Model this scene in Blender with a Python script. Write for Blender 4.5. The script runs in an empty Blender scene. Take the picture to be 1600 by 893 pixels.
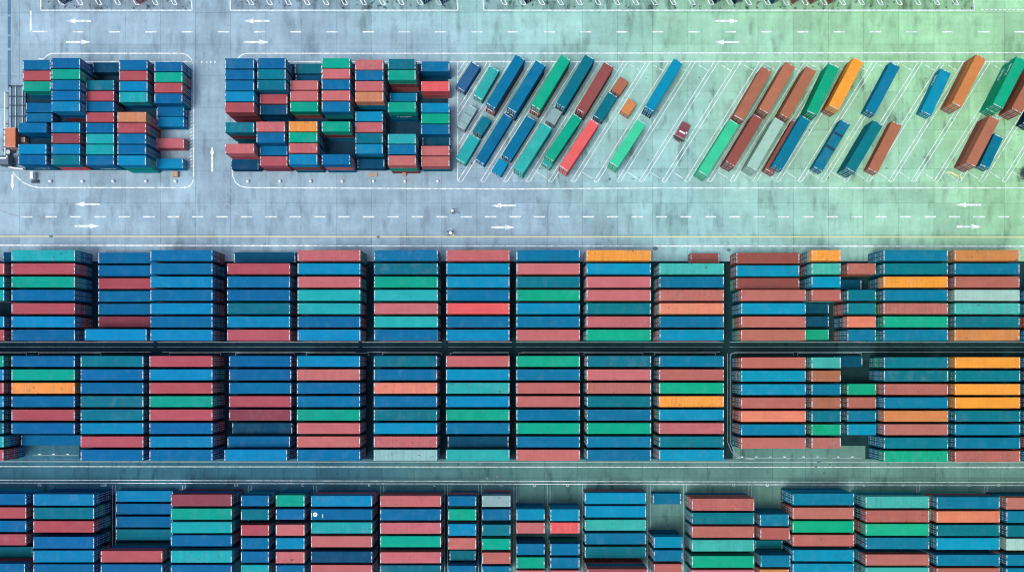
import bpy, bmesh, math, random
from mathutils import Vector, Matrix
random.seed(7)
# ------------------------------------------------------------------ camera model
# straight-down drone view, 190 m up; the lens is shifted so the point under the drone sits low in the frame
H = 190.0; F = 1273.0; NU, NV = 800.0, 565.0      # photo pixels (1600 wide)
TIER = 2.6
def W(u, v, z=0.0):
    k = (H - z) / F
    return ((u - NU) * k, (NV - v) * k)
# ------------------------------------------------------------------ yard contents (tops measured in the photograph)
PAL = {  # code: (label colour, srgb towards the west, srgb towards the east)
 'B': ('blue', (0, 111, 168), (0, 128, 160)),
 'C': ('bright blue', (0, 140, 194), (0, 154, 188)),
 'D': ('dark blue', (0, 82, 122), (0, 88, 114)),
 'T': ('teal blue', (4, 118, 144), (0, 126, 140)),
 'A': ('turquoise', (26, 174, 184), (70, 190, 176)),
 'G': ('green', (0, 170, 150), (22, 180, 136)),
 'R': ('pinkish red', (180, 90, 102), (178, 106, 96)),
 'X': ('coral red', (236, 100, 112), (240, 112, 104)),
 'S': ('salmon', (200, 114, 120), (186, 114, 102)),
 'M': ('maroon', (146, 76, 92), (156, 94, 84)),
 'Y': ('salmon orange', (228, 140, 122), (230, 140, 108)),
 'H': ('mint green', (58, 206, 166), (66, 214, 160)),
 'O': ('orange', (246, 160, 82), (250, 170, 66)),
 'L': ('pale mint', (140, 200, 204), (168, 214, 200)),
 'N': ('navy', (4, 44, 78), (2, 52, 80)),
 'K': ('slate blue', (58, 112, 160), (58, 112, 160)),
 'P': ('pale grey', (150, 190, 200), (150, 190, 190)),
 'F': ('tan', (214, 146, 112), (214, 144, 84)),
 'E': ('brown', (186, 122, 98), (178, 118, 90)),
}
CONT = []     # dicts
def add(area, bay, kind, code, n, u0, u1, v0, v1, stain=0.0, mark='', under=''):
    CONT.append(dict(area=area, bay=bay, kind=kind, code=code, n=n, q=(u0, u1, v0, v1), stain=stain, mark=mark, under=under))
def bay(area, b, kind, u0, u1, v0, pitch, w, codes, n, over={}):
    """codes: one letter per slot, '.' = empty, '*' after a letter = stained roof; over: slot -> dict(u0,u1,n,kind,v0,v1,code)"""
    i = 0; s = 0
    while i < len(codes):
        c = codes[i]; st = 0.25 + 0.35 * random.random()
        if i + 1 < len(codes) and codes[i + 1] == '*': st = 1.0; i += 1
        i += 1
        if c != '.':
            o = over.get(s, {})
            a = dict(u0=u0, u1=u1, v0=v0 + pitch * s, v1=v0 + pitch * s + w, n=n, kind=kind, stain=st)
            a.update(o)
            add(area, b, a['kind'], c, a['n'], a['u0'], a['u1'], a['v0'], a['v1'], a['stain'])
        s += 1
T1 = 'top long row'; T2 = 'middle long row'; T3 = 'bottom long row'
P1 = dict(v0=390.5, pitch=20.72, w=16.75)
def r1(b, u0, u1, codes, n=3, over={}, kind='long', **k):
    p = dict(P1); p.update(k); bay(T1, b, kind, u0, u1, p['v0'], p['pitch'], p['w'], codes, n, over)
r1(1, -92, 6.5, '.SAA.CR')
add(T1, 1, 'short', 'D', 1, 5, 39, 393.5, 409)
r1(2, 18, 117, 'A*RGBRCB')
r1(3, 153.5, 250, 'BBRBBM', 1, v0=394.6, pitch=19.95, w=16.3)
add(T1, 3, 'long', 'C', 3, 132.5, 229, 514, 531.3, .2)
r1(4, 235, 332, 'BBCBCBC')
r1(5, 355, 453, '.RBBTCR')
add(T1, 5, 'long', 'D', 1, 365.5, 461.5, 394, 410.3, .2)
r1(6, 465, 563, 'R*CRAABC')
r1(7, 584.5, 684, 'B*T*GASAB')
r1(8, 697.5, 796, 'RCCBXBC')
r1(9, 807, 906, 'BRTGCBR')
r1(10, 916.5, 1017, 'O*CRRTRG')
r1(11, 1030.5, 1131, '.A*BS*YBC')
add(T1, 11, 'short', 'M', 1, 1079, 1124, 395.6, 410.6, .2)
r1(12, 1150.5, 1249, 'MCM', 2, v0=394.6, pitch=19.9, w=16.6)
r1(12, 1158, 1259, '...SCSS', 3)
r1(13, 1268, 1313.5, 'O*A*CS', 3, {}, 'short')
r1(13, 1251, 1295, '....DDG', 1, {}, 'short', w=15.6)
r1(14, 1324, 1368.5, '.S.TTYB', 3, {1: dict(n=2)}, 'short')
add(T1, 14, 'short', 'D', 1, 1303, 1346, 437, 452, .2)
r1(15, 1380.5, 1481, 'BTO*BS*GB')
r1(16, 1491.5, 1593, 'F*BSLA*TF*')
r1(17, 1606, 1705, '...BCMB')
def r2(b, u0, u1, codes, n=3, over={}, kind='long', v0=555.7):
    bay(T2, b, kind, u0, u1, v0 + .1, 20.93, 16.75, codes, n, over)
r2(1, -93, 5.5, 'GCRCTTAR')
r2(2, 18, 116.7, 'BGO*BRB')
add(T2, 2, 'long', 'B', 1, 33, 128, 679.5, 695.2, .2)
r2(3, 126, 224, 'TBBT*TCRB')
r2(4, 233.5, 332, 'RCRGRBCB')
r2(5, 358, 455, 'BBBRMDBC', 2, {5: dict(u0=363, u1=456.5, n=1), 6: dict(u0=355.5, u1=453), 7: dict(u0=350.5, u1=448.5, n=3)})
r2(6, 464, 562.5, 'CR*BBGRRB')
r2(7, 584, 683, 'TBY*BT*CR*L*')
r2(8, 697, 796, 'RCA*CGBDA', 3, {6: dict(u0=699.5, u1=794.5, n=2)})
r2(9, 807, 906, 'GBSSBGBR')
r2(10, 917, 1017.3, 'T*RS*TBGBB')
r2(11, 1030, 1131, 'BSGO*CRTC')
r2(12, 1158, 1259, 'SCCSYBS', v0=557.8)
r2(13, 1268, 1313.7, 'AEBE*TGS*', 3, {}, 'short', 557.8)
add(T2, 14, 'short', 'D', 1, 1303, 1347.5, 556, 573, .2)
r2(14, 1324, 1368.7, '..GSBC', 2, {}, 'short', 557.5)
r2(15, 1381, 1481.3, 'TT*SBFSTG*', v0=557.6)
r2(16, 1492, 1594, 'OTOOTBBS*', v0=557.6)
r2(17, 1606, 1705, 'BDBNBBMB', v0=557.6)
def r3(b, u0, u1, spec, n=3, kind='long'):
    for it in spec:
        c, v0, v1 = it[:3]; o = it[3] if len(it) > 3 else {}
        a = dict(u0=u0, u1=u1, n=n, kind=kind, stain=.25 + .35 * random.random()); a.update(o)
        st = a['stain']
        if c[-1] == '*': st = 1.0
        add(T3, b, a['kind'], c[0], a['n'], a['u0'], a['u1'], v0, v1, st)
r3(1, -54, 41, [('B', 771, 788), ('R', 792, 809), ('B', 813, 830), ('R*', 834, 851), ('T', 853.8, 870, dict(n=1, u0=-42, u1=51)), ('B', 880, 897, dict(u1=39))])
r3(2, 52, 147, [('C*', 771.5, 789), ('T', 792.5, 810), ('R', 813.5, 831), ('B', 838, 856), ('C', 859.5, 877.5), ('B', 881, 898)], 3)
r3(3, 181.5, 270, [('C', 766.5, 783), ('B', 786.5, 802.5), ('B', 806.5, 823), ('T', 826.5, 843)], 1)
r3(3, 157.5, 253.6, [('R', 860, 877.5), ('B', 881, 898.5)], 3)
r3(4, 267, 362, [('M', 772, 790), ('G', 794, 811), ('A', 815, 832), ('B', 835.5, 852.5), ('A*', 859.5, 878), ('B', 882, 899)])
r3(5, 376.6, 420, [('B', 773.5, 790), ('T', 795, 811.5), ('R', 819.5, 836), ('B', 840, 857), ('B', 861, 878), ('A', 882, 899)], 3, 'short')
r3(6, 431, 475.7, [('G', 773, 790.5), ('B', 795, 811), ('R', 819, 836), ('C', 840, 857), ('S*', 861.5, 879), ('B', 882.5, 899)], 3, 'short')
r3(7, 486, 581.5, [('C*', 774, 790.5), ('B', 795, 811.5), ('A*', 815.5, 832.5), ('R', 837, 854), ('D', 861, 878), ('S', 882, 899)])
r3(8, 594, 689, [('S', 774, 791), ('B', 795, 812), ('R', 816, 833), ('G', 837, 854), ('R', 862, 879), ('T*', 882.5, 899)])
r3(9, 700.5, 744, [('B', 774.5, 790), ('G', 795, 812), ('C', 818, 836), ('S', 840, 857.5), ('T', 859.5, 874.5, dict(n=2, u0=702.5, u1=743)), ('B', 883, 899)], 3, 'short')
r3(10, 753.5, 797.5, [('P*', 774, 791), ('B', 795, 812), ('T', 819, 836), ('G', 841, 858), ('S', 862.5, 880), ('B', 884, 900)], 3, 'short')
r3(11, 807, 851, [('C', 795, 812), ('R', 816, 832.5), ('B', 849, 866), ('G', 870, 887), ('R', 890.5, 907)], 3, 'short')
r3(12, 860, 905.5, [('C', 795, 813), ('X*', 815.8, 832.5), ('B', 849, 866.5), ('B', 870.5, 887), ('R', 890.5, 907)], 3, 'short')
r3(13, 914, 1009.5, [('C', 769.5, 786.5), ('C', 790, 807.5), ('A', 811.5, 828), ('B', 832.5, 849.5), ('T', 853.5, 871), ('M', 888.5, 905.5, dict(n=4, u0=918, u1=1012))], 2)
r3(14, 1020, 1064, [('B', 770.5, 787)], 1, 'short')
r3(14, 1021.5, 1066.5, [('C', 838, 855), ('B', 859, 876), ('S', 880.5, 897.5)], 3, 'short')
r3(15, 1081, 1178.5, [('S*', 778.5, 797), ('T', 800.5, 818), ('S', 821.8, 839), ('A*', 843, 860.5), ('G', 868, 886), ('R', 889.8, 907)])
r3(16, 1187.5, 1232.5, [('B*', 803, 821), ('R', 824, 842, dict(u0=1188, u1=1234)), ('T', 843.5, 857, dict(n=1, u0=1180, u1=1222.5)), ('B', 867, 885, dict(u0=1188.5, u1=1235)), ('F', 889, 906)], 3, 'short')
r3(17, 1238.5, 1334.5, [('B', 770.5, 788.5), ('S', 792.5, 810), ('G', 813.5, 831), ('S', 835, 852.5), ('C', 858.5, 876), ('C', 880, 897)])
r3(18, 1352.5, 1452, [('A*', 775, 793), ('S*', 796.8, 815), ('G', 818, 836), ('B', 839.5, 857), ('S', 865.5, 882.5), ('A', 886, 903)])
r3(19, 1463.5, 1562, [('B', 776, 794), ('Y', 798, 815.5), ('T', 819.5, 836.5), ('C', 840, 858), ('B', 866, 883), ('S', 887, 904)])
r3(20, 1572.5, 1668, [('S', 777, 795), ('B', 798, 816), ('T', 820, 837.5), ('L*', 841, 859), ('B', 866, 883), ('B', 887, 904)])
Q1 = 'west short block'; Q2 = 'east short block'
def qb(area, b, spec, n, u0, u1):
    for it in spec:
        c, v0, v1 = it[:3]; o = it[3] if len(it) > 3 else {}
        a = dict(u0=u0, u1=u1, n=n, under='', stain=.25 + .35 * random.random()); a.update(o)
        add(area, b, 'short', c[0], a['n'], a['u0'], a['u1'], v0, v1, 1.0 if c[-1] == '*' else a['stain'], '', a['under'])
lo = dict(n=1, u0=40.5, u1=82)
qb(Q1, 1, [('B', 94, 109), ('R', 110.7, 125.7), ('G*', 127.3, 142.3)], 2, 35.7, 79.3)
qb(Q1, 1, [('B', 161, 175.6, lo), ('B', 177.2, 190.5, lo)], 1, 40.5, 82)
qb(Q1, 1, [('B', 192, 207), ('C', 225.2, 240.3), ('B', 242, 257, dict(under='T'))], 2, 28.5, 72.5)
qb(Q1, 2, [('B', 90.8, 106.3), ('G', 108.2, 123.4), ('B', 125.2, 140.2), ('B', 142, 156.7), ('C', 158.6, 173.8)], 3, 80.5, 125)
qb(Q1, 2, [('C', 191.5, 206.5), ('M', 208.5, 223.5), ('C', 225.2, 240.3), ('T', 242, 257.2, dict(under='X'))], 2, 80.5, 125)
qb(Q1, 3, [('D', 98, 113, dict(n=1, u0=145, u1=187))], 1, 145, 187)
qb(Q1, 3, [('T*', 125.5, 140.5), ('R', 142.4, 157.2), ('B', 159, 174), ('R', 175.7, 190.5), ('B', 192.3, 207.3), ('A', 209.2, 224.3), ('A', 226, 241), ('B', 242.8, 257.6, dict(under='T'))], 2, 134.5, 178)
qb(Q1, 4, [('B', 93.8, 109.3), ('R', 110.8, 125.6), ('C', 127.3, 142), ('A*', 143.8, 159.3)], 2, 186.3, 230.5)
qb(Q1, 4, [('F*', 175.2, 190.4), ('R', 192.2, 207.3), ('B', 209, 224.5), ('B', 226.3, 241), ('C', 243, 257.8, dict(under='G'))], 3, 183.5, 228)
qb(Q1, 5, [('B', 96.5, 111.5), ('G', 113, 128), ('R', 129.6, 144.6), ('B', 146.3, 161.4)], 2, 241.3, 285)
qb(Q1, 5, [('B', 167.2, 181.4, dict(u0=245.5, u1=287.5)), ('C', 182.7, 197.8, dict(u0=246, u1=287.5)), ('S', 216.3, 231, dict(u0=244.5, u1=287.5)), ('C', 247.8, 262.6, dict(u0=244, u1=286))], 1, 244, 287)
qb(Q2, 1, [('B*', 91.3, 107), ('B', 109, 124.2), ('B', 126, 141.4), ('C', 143.2, 158.2), ('R', 160.2, 175.2, dict(under='M')), ('T*', 191.2, 206.8, dict(under='M')), ('S', 224.6, 239.8)], 3, 351.5, 397)
qb(Q2, 1, [('D', 249, 264)], 1, 361, 404)
qb(Q2, 2, [('B', 91, 107), ('T', 108.6, 123.6), ('T', 125.2, 140.4)], 3, 402, 446.3)
qb(Q2, 2, [('R', 147.4, 162), ('D', 164, 179)], 2, 406, 449)
qb(Q2, 2, [('S*', 190.2, 205.6), ('B', 207.2, 223)], 3, 400.7, 445)
qb(Q2, 2, [('B', 228.3, 242.4), ('R', 244.2, 259, dict(under='M'))], 2, 406, 449)
qb(Q2, 3, [('T*', 99.7, 115, dict(n=1, u0=460.5, u1=503)), ('D', 117, 130, dict(n=1, u0=462, u1=503.5))], 1, 460, 502)
qb(Q2, 3, [('R', 126, 140.3), ('R', 142.2, 157.4), ('G', 159.2, 174.4)], 2, 453.3, 497)
qb(Q2, 3, [('O*', 189.7, 205.3), ('G', 206.9, 222), ('R*', 223.7, 238.8), ('C', 241, 257, dict(under='M'))], 3, 451.3, 495.8)
qb(Q2, 4, [('G', 91, 106), ('S', 107.7, 122.9), ('B', 124.7, 139.9), ('S', 141.8, 157), ('B', 159, 174.6), ('G', 190, 205.4, dict(under='M')), ('B', 241, 257, dict(under='R'))], 3, 502.7, 546.8)
qb(Q2, 5, [('R*', 93.6, 109), ('B', 110.2, 125.3), ('S', 127, 142), ('F*', 143.6, 158.8)], 3, 555, 599)
qb(Q2, 5, [('C', 174.4, 189.3), ('R', 191, 206.3), ('T', 208.1, 223.3), ('C', 225, 240)], 2, 555.3, 598)
qb(Q2, 5, [('D', 248.3, 262.5)], 1, 558.5, 600.5)
qb(Q2, 6, [('T', 92.2, 107.8), ('G*', 109.5, 125, dict(under='M')), ('G', 159.6, 175, dict(under='T'))], 3, 606, 649.3)
qb(Q2, 6, [('C', 145.5, 158.5)], 1, 609, 651.5)
qb(Q2, 6, [('A*', 209.3, 224.3), ('B', 225.8, 240.8), ('S', 243, 258.5, dict(under='G'))], 3, 606, 649.5)
qb(Q2, 7, [('B', 96, 111.5), ('X', 127.2, 142.3), ('C', 161, 176), ('G', 177.6, 192.8), ('B', 194.3, 209.6), ('S', 244.5, 259.6)], 2, 658, 702.3)
qb(Q2, 7, [('S', 228, 242.7)], 2, 658, 702.3)
qb(Q2, 7, [('D', 214.5, 227, dict(n=1))], 1, 660, 703.5)
# slanted parking lot: roof corners TL (upper end, west), TR (upper end, east), BL (lower end, west)
DIAG = []
def dg(reg, code, n, TL, TR, BL, kind='long', under='', where='', stain=.3, z=None):
    s, ox = {3: (3.573, 700), 4: (3.571, 950), 5: (3.571, 1260)}[reg]
    f = lambda p: (ox + p[0] / s, 60 + p[1] / s)
    DIAG.append(dict(code=code, n=n, TL=f(TL), TR=f(TR), BL=f(BL), kind=kind, under=under, where=where, stain=stain))
dg(3, 'K', 1, (132, 127), (180, 160), (42, 268), 'short', '', 'tilted beside the east short block, topmost of the lot corner')
dg(3, 'A', 1, (237, 152), (287, 180), (141, 318), 'short', '', 'with faded roof beside a big blue container, west end of slanted lot', .8)
dg(3, 'B', 2, (380, 88), (430, 118), (213, 362), 'long', 'M', 'stacked on a maroon one, westernmost tall pair of the slanted lot')
dg(3, 'B', 2, (493, 120), (545, 152), (329, 385), 'long', 'D', 'between a blue and a green stack in the slanted lot')
dg(3, 'G', 2, (632, 90), (684, 122), (463, 370), 'long', 'M', 'stacked on a maroon one between two blue stacks, slanted lot')
dg(3, 'T', 2, (768, 87), (818, 120), (603, 362), 'long', 'D', 'stacked between a green and a brown container, slanted lot')
dg(3, 'M', 2, (873, 130), (925, 162), (715, 392), 'long', 'M', 'standing just west of two small tan boxes, slanted lot')
dg(3, 'E', 1, (962, 213), (1010, 243), (912, 285), 'box', '', 'boxy, at the upper end of a blue flat container, slanted lot')
dg(3, 'T', 1, (897, 296), (948, 325), (812, 432), 'short', '', 'half length, between a maroon container and a small tan box')
dg(3, 'F', 1, (1008, 335), (1055, 362), (964, 402), 'box', '', 'boxy, standing alone above a long mint green container')
dg(3, 'P', 1, (118, 368), (163, 393), (48, 485), 'short', '', 'with a split roof beside the east short block', .5)
dg(3, 'T', 1, (195, 430), (238, 465), (140, 515), 'box', '', 'boxy with dark roof, near a pale grey container, lot edge', .9)
dg(3, 'A', 1, (125, 530), (180, 562), (42, 670), 'short', '', 'at the lower west corner of the slanted lot')
dg(3, 'B', 1, (312, 415), (362, 445), (152, 675), 'long', '', 'first long one of the lower slanted rank')
dg(3, 'B', 1, (440, 428), (492, 460), (300, 650), 'long', '', 'with a small blue box at its lower end, slanted lot')
dg(3, 'C', 1, (285, 668), (340, 690), (245, 735), 'box', '', 'boxy, at the lower end of a long blue container')
dg(3, 'A', 2, (528, 468), (582, 500), (366, 720), 'long', '', 'pale roofed, between blue and green in the lower slanted rank', .7)
dg(3, 'P', 1, (588, 382), (640, 408), (545, 455), 'box', '', 'boxy, between the two ranks below a tall teal stack', .6)
dg(3, 'G', 2, (700, 418), (748, 450), (540, 655), 'long', 'A', 'resting on a turquoise one, beside a coral red container')
dg(3, 'X', 2, (795, 448), (845, 475), (622, 712), 'long', '', 'with barred doors, only red one in the lower slanted rank')
dg(4, 'H', 2, (165, 448), (215, 475), (8, 690), 'long', '', 'pale and alone, below the small tan boxes in the slanted lot')
dg(4, 'C', 2, (370, 110), (420, 138), (205, 380), 'long', 'D', 'standing alone amid empty slanted bays north of the red tractor')
dg(4, 'E', 2, (862, 155), (915, 182), (703, 430), 'long', '', 'westernmost of the three brown containers in the upper rank')
dg(4, 'E', 2, (993, 130), (1045, 160), (842, 392), 'long', 'M', 'middle of the three brown containers in the upper rank')
dg(4, 'E', 2, (1110, 153), (1165, 180), (958, 420), 'long', '', 'easternmost of the three brown ones, beside a green one')
dg(5, 'G', 2, (128, 138), (183, 168), (2, 405), 'long', '', 'between a brown and an orange container in the slanted lot')
dg(4, 'H', 2, (682, 450), (735, 478), (502, 738), 'long', '', 'pale, first of the lower rank east of the red tractor')
dg(4, 'M', 2, (815, 420), (868, 447), (655, 685), 'long', '', 'between mint green and pale mint ones in the lower rank')
dg(4, 'L', 2, (932, 440), (985, 468), (775, 708), 'long', '', 'weathered, between a maroon one and a blue stack')
dg(4, 'B', 2, (1078, 428), (1132, 455), (918, 705), 'long', 'M', 'set askew on a maroon one in the lower slanted rank')
dg(5, 'O', 2, (265, 105), (320, 135), (125, 372), 'long', 'E', 'bright, beside a green one in the upper slanted rank')
dg(5, 'B', 1, (470, 132), (522, 160), (328, 400), 'long', '', 'standing alone east of the orange one, upper slanted rank')
dg(5, 'B', 1, (195, 452), (246, 478), (38, 715), 'long', '', 'with two dark bands across its roof, lower slanted rank', .8)
dg(5, 'T', 2, (375, 455), (430, 480), (218, 720), 'long', 'T', 'side by side with a brown one, lower slanted rank')
dg(5, 'E', 1, (480, 460), (532, 488), (343, 725), 'long', '', 'side by side with a teal stack, lower slanted rank')
dg(5, 'C', 1, (752, 168), (808, 195), (640, 405), 'long', '', 'with white side lettering, beside the tall orange stack')
dg(5, 'F', 2, (950, 88), (1002, 115), (812, 358), 'long', 'E', 'dull, stacked on a brown one, tall stack of the lot')
dg(5, 'G', 2, (1175, 100), (1230, 130), (1040, 365), 'long', 'G', 'with white side lettering, at the east end of upper rank')
dg(5, 'E', 2, (1290, 120), (1345, 150), (1145, 390), 'long', 'M', 'cut by the frame beside the lettered green stack')
dg(5, 'E', 2, (1025, 428), (1078, 455), (890, 690), 'long', 'M', 'tall and dusty, lower rank beside a short blue container')
dg(5, 'B', 1, (1050, 530), (1100, 552), (968, 705), 'short', '', 'leaning close to a tall brown stack, lower east corner')
dg(5, 'N', 1, (1318, 270), (1370, 298), (1205, 470), 'long', '', 'cut by the frame below the east brown stack')
# top lot (only the lower ends show): slanted the other way. u0,u1 = base of the lower end
TOPLOT = [('D', 97, 119, 'dark blue container end, first in the lot cut by the frame top'),
          ('R', 215, 236, 'red container end, alone in the western lot cut by the frame top'),
          ('D', 660, 681, 'dark blue container end, first of two in the second cut lot'),
          ('D', 688, 708, 'dark blue container end, second of two in the second cut lot'),
          ('N', 820, 838, 'navy container end, alone in the third cut lot'),
          ('N', 1114, 1131, 'navy container end, west of a second navy one, cut eastern lot'),
          ('N', 1144, 1165, 'navy container end, east of another navy one, cut eastern lot'),
          ('D', 1201, 1225, 'dark blue container end, next to three maroon ones, cut lot'),
          ('M', 1232, 1258, 'maroon container end, beside the dark blue one, cut lot'),
          ('M', 1262, 1284, 'maroon container end, middle of three in a row, cut lot'),
          ('M', 1291, 1313, 'maroon container end, last of three in a row, cut lot')]
# ---BUILD
sc = bpy.context.scene
COL = sc.collection
def lin(c):
    c = c / 255.0
    return c / 12.92 if c <= 0.04045 else ((c + 0.055) / 1.055) ** 2.4
GAIN = (1.62, 1.70, 1.78)      # how much brighter than its paint a sunlit flat roof renders
def paint(rgb, j=0.0):
    k = 1.0 + random.uniform(-j, j)
    return tuple(max(0.002, lin(v) / g * k) for v, g in zip(rgb, GAIN))
def code_rgb(code, u):
    t = min(1, max(0, (u - 250) / 1150.0)); t = t * t * (3 - 2 * t)
    a, b = PAL[code][1], PAL[code][2]
    if code == 'R' and 440 < u < 1150: a = b = (198, 114, 118)
    return tuple(x + (y - x) * t for x, y in zip(a, b))
def tag(o, label=None, cat=None, group=None, kind=None):
    if label: o['label'] = label
    if cat: o['category'] = cat
    if group: o['group'] = group
    if kind: o['kind'] = kind
    return o
# ------------------------------------------------------------------ materials
def newmat(name):
    m = bpy.data.materials.new(name); m.use_nodes = True
    nt = m.node_tree; b = nt.nodes['Principled BSDF']
    return m, nt, b
def N(nt, t, **kw):
    n = nt.nodes.new(t)
    for k, v in kw.items(): setattr(n, k, v)
    return n
def mth(nt, op, a, b=None, c=None):
    n = N(nt, 'ShaderNodeMath', operation=op)
    for i, x in enumerate((a, b, c)):
        if x is None: continue
        if isinstance(x, (int, float)): n.inputs[i].default_value = x
        else: nt.links.new(x, n.inputs[i])
    return n.outputs[0]
def mixc(nt, fac, a, b, mode='MIX'):
    n = N(nt, 'ShaderNodeMix', data_type='RGBA', blend_type=mode)
    for i, x in ((0, fac), (6, a), (7, b)):
        if isinstance(x, (int, float)): n.inputs[i].default_value = x
        elif isinstance(x, tuple): n.inputs[i].default_value = (*x[:3], 1)
        else: nt.links.new(x, n.inputs[i])
    return n.outputs[2]
def ramp(nt, fac, stops):
    n = N(nt, 'ShaderNodeValToRGB'); e = n.color_ramp.elements
    while len(e) < len(stops): e.new(0.5)
    for el, (p, c) in zip(e, stops):
        el.position = p; el.color = (c, c, c, 1) if isinstance(c, (int, float)) else (*c, 1)
    nt.links.new(fac, n.inputs[0]); return n.outputs[0]
def noise(nt, vec, scale, detail=4, rough=.6, w=None):
    n = N(nt, 'ShaderNodeTexNoise', noise_dimensions='4D' if w is not None else '3D')
    n.inputs['Scale'].default_value = scale; n.inputs['Detail'].default_value = detail; n.inputs['Roughness'].default_value = rough
    nt.links.new(vec, n.inputs['Vector'])
    if w is not None: nt.links.new(w, n.inputs['W'])
    return n.outputs['Fac']
def vmul(nt, vec, s):
    n = N(nt, 'ShaderNodeVectorMath', operation='MULTIPLY'); nt.links.new(vec, n.inputs[0]); n.inputs[1].default_value = s
    return n.outputs[0]
def paint_mat(name, attr):
    """weathered container paint; the colour is each container's own"""
    m, nt, b = newmat(name)
    geo = N(nt, 'ShaderNodeNewGeometry'); pos = geo.outputs['Position']
    if attr:
        a = N(nt, 'ShaderNodeVertexColor', layer_name='paint'); col = a.outputs[0]
        st = mth(nt, 'ADD', 0.3, 0.0); w = None
    else:
        a = N(nt, 'ShaderNodeObjectInfo'); col = a.outputs['Color']; st = a.outputs['Alpha']
    fade = noise(nt, vmul(nt, pos, (.22, .5, .5)), 1.0, 3)
    vv = mth(nt, 'ADD', .82, mth(nt, 'MULTIPLY', fade, .36))
    cmb = N(nt, 'ShaderNodeCombineColor')
    for i in range(3): nt.links.new(vv, cmb.inputs[i])
    c0 = mixc(nt, 1.0, col, cmb.outputs[0], 'MULTIPLY')
    chalk = ramp(nt, noise(nt, vmul(nt, pos, (.5, .35, .5)), 1.0, 5, .65), [(.5, 0), (.75, 1)])
    c1 = mixc(nt, mth(nt, 'MULTIPLY', mth(nt, 'MULTIPLY', chalk, st), .30), c0, mixc(nt, .72, (.42, .46, .47), col))
    # rain streaks across the roof ribs
    strk = noise(nt, vmul(nt, pos, (2.4, .12, .35)), 1.0, 3)
    sf = mth(nt, 'MULTIPLY', ramp(nt, strk, [(.42, 0), (.72, 1)]), mth(nt, 'MULTIPLY', st, .5))
    c2 = mixc(nt, sf, c1, mixc(nt, .5, (.05, .07, .09), c1))
    # rust patches and scrapes
    sp = noise(nt, vmul(nt, pos, (.9, 1.3, 1.0)), 1.0, 5, .7)
    thr = ramp(nt, sp, [(.60, 0), (.66, 1)])
    fine = ramp(nt, noise(nt, pos, 3.2, 3), [(.45, 0), (.55, 1)])
    rf = mth(nt, 'MULTIPLY', mth(nt, 'MULTIPLY', thr, fine), mth(nt, 'MULTIPLY', st, .92))
    c3 = mixc(nt, rf, c2, (.05, .035, .035))
    nt.links.new(c3, b.inputs['Base Color'])
    b.inputs['Roughness'].default_value = .62
    b.inputs['Specular IOR Level'].default_value = .02
    return m
PAINT = paint_mat('container_paint', False)
PAINT_A = paint_mat('container_paint_lower', True)
def plain(name, rgb, rough=.6, metal=0.0, var=.12, sc_=1.5):
    m, nt, b = newmat(name)
    tc = N(nt, 'ShaderNodeNewGeometry')
    f = noise(nt, tc.outputs['Position'], sc_, 4)
    c = mixc(nt, f, tuple(v * (1 - var) for v in rgb), tuple(min(1, v * (1 + var)) for v in rgb))
    nt.links.new(c, b.inputs['Base Color']); b.inputs['Roughness'].default_value = rough; b.inputs['Metallic'].default_value = metal
    return m
WHITE = plain('pale_paint', (.66, .73, .75), .55)
m, nt, b = newmat('end_rail_dashes')      # worn pale plates along the top of the end frame
oi = N(nt, 'ShaderNodeObjectInfo'); tc = N(nt, 'ShaderNodeTexCoord'); sp_ = N(nt, 'ShaderNodeSeparateXYZ'); nt.links.new(tc.outputs['Object'], sp_.inputs[0])
cb = N(nt, 'ShaderNodeCombineXYZ'); nt.links.new(sp_.outputs[1], cb.inputs[0]); nt.links.new(oi.outputs['Random'], cb.inputs[1])
f_ = ramp(nt, noise(nt, vmul(nt, cb.outputs[0], (1.5, 40, 1)), 1.0, 1), [(.44, 0), (.52, 1)])
nt.links.new(mixc(nt, f_, oi.outputs['Color'], (.42, .52, .56)), b.inputs['Base Color']); b.inputs['Roughness'].default_value = .6
RAIL = m
BAR = plain('galvanised_bar', (.34, .42, .45), .5, .2)
STEEL_DK = plain('dark_steel', (.02, .045, .075), .7)
BAND = plain('dark_roof_tarp', (.004, .03, .06), .95)
STEEL_BL = plain('blue_grey_steel', (.14, .24, .30), .55)
RUBBER = plain('rubber', (.02, .022, .025), .85)
GLASS = plain('dark_glass', (.02, .035, .045), .12)
RED_CAB = plain('tractor_red', (.16, .035, .05), .4)
LINE = None
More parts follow.
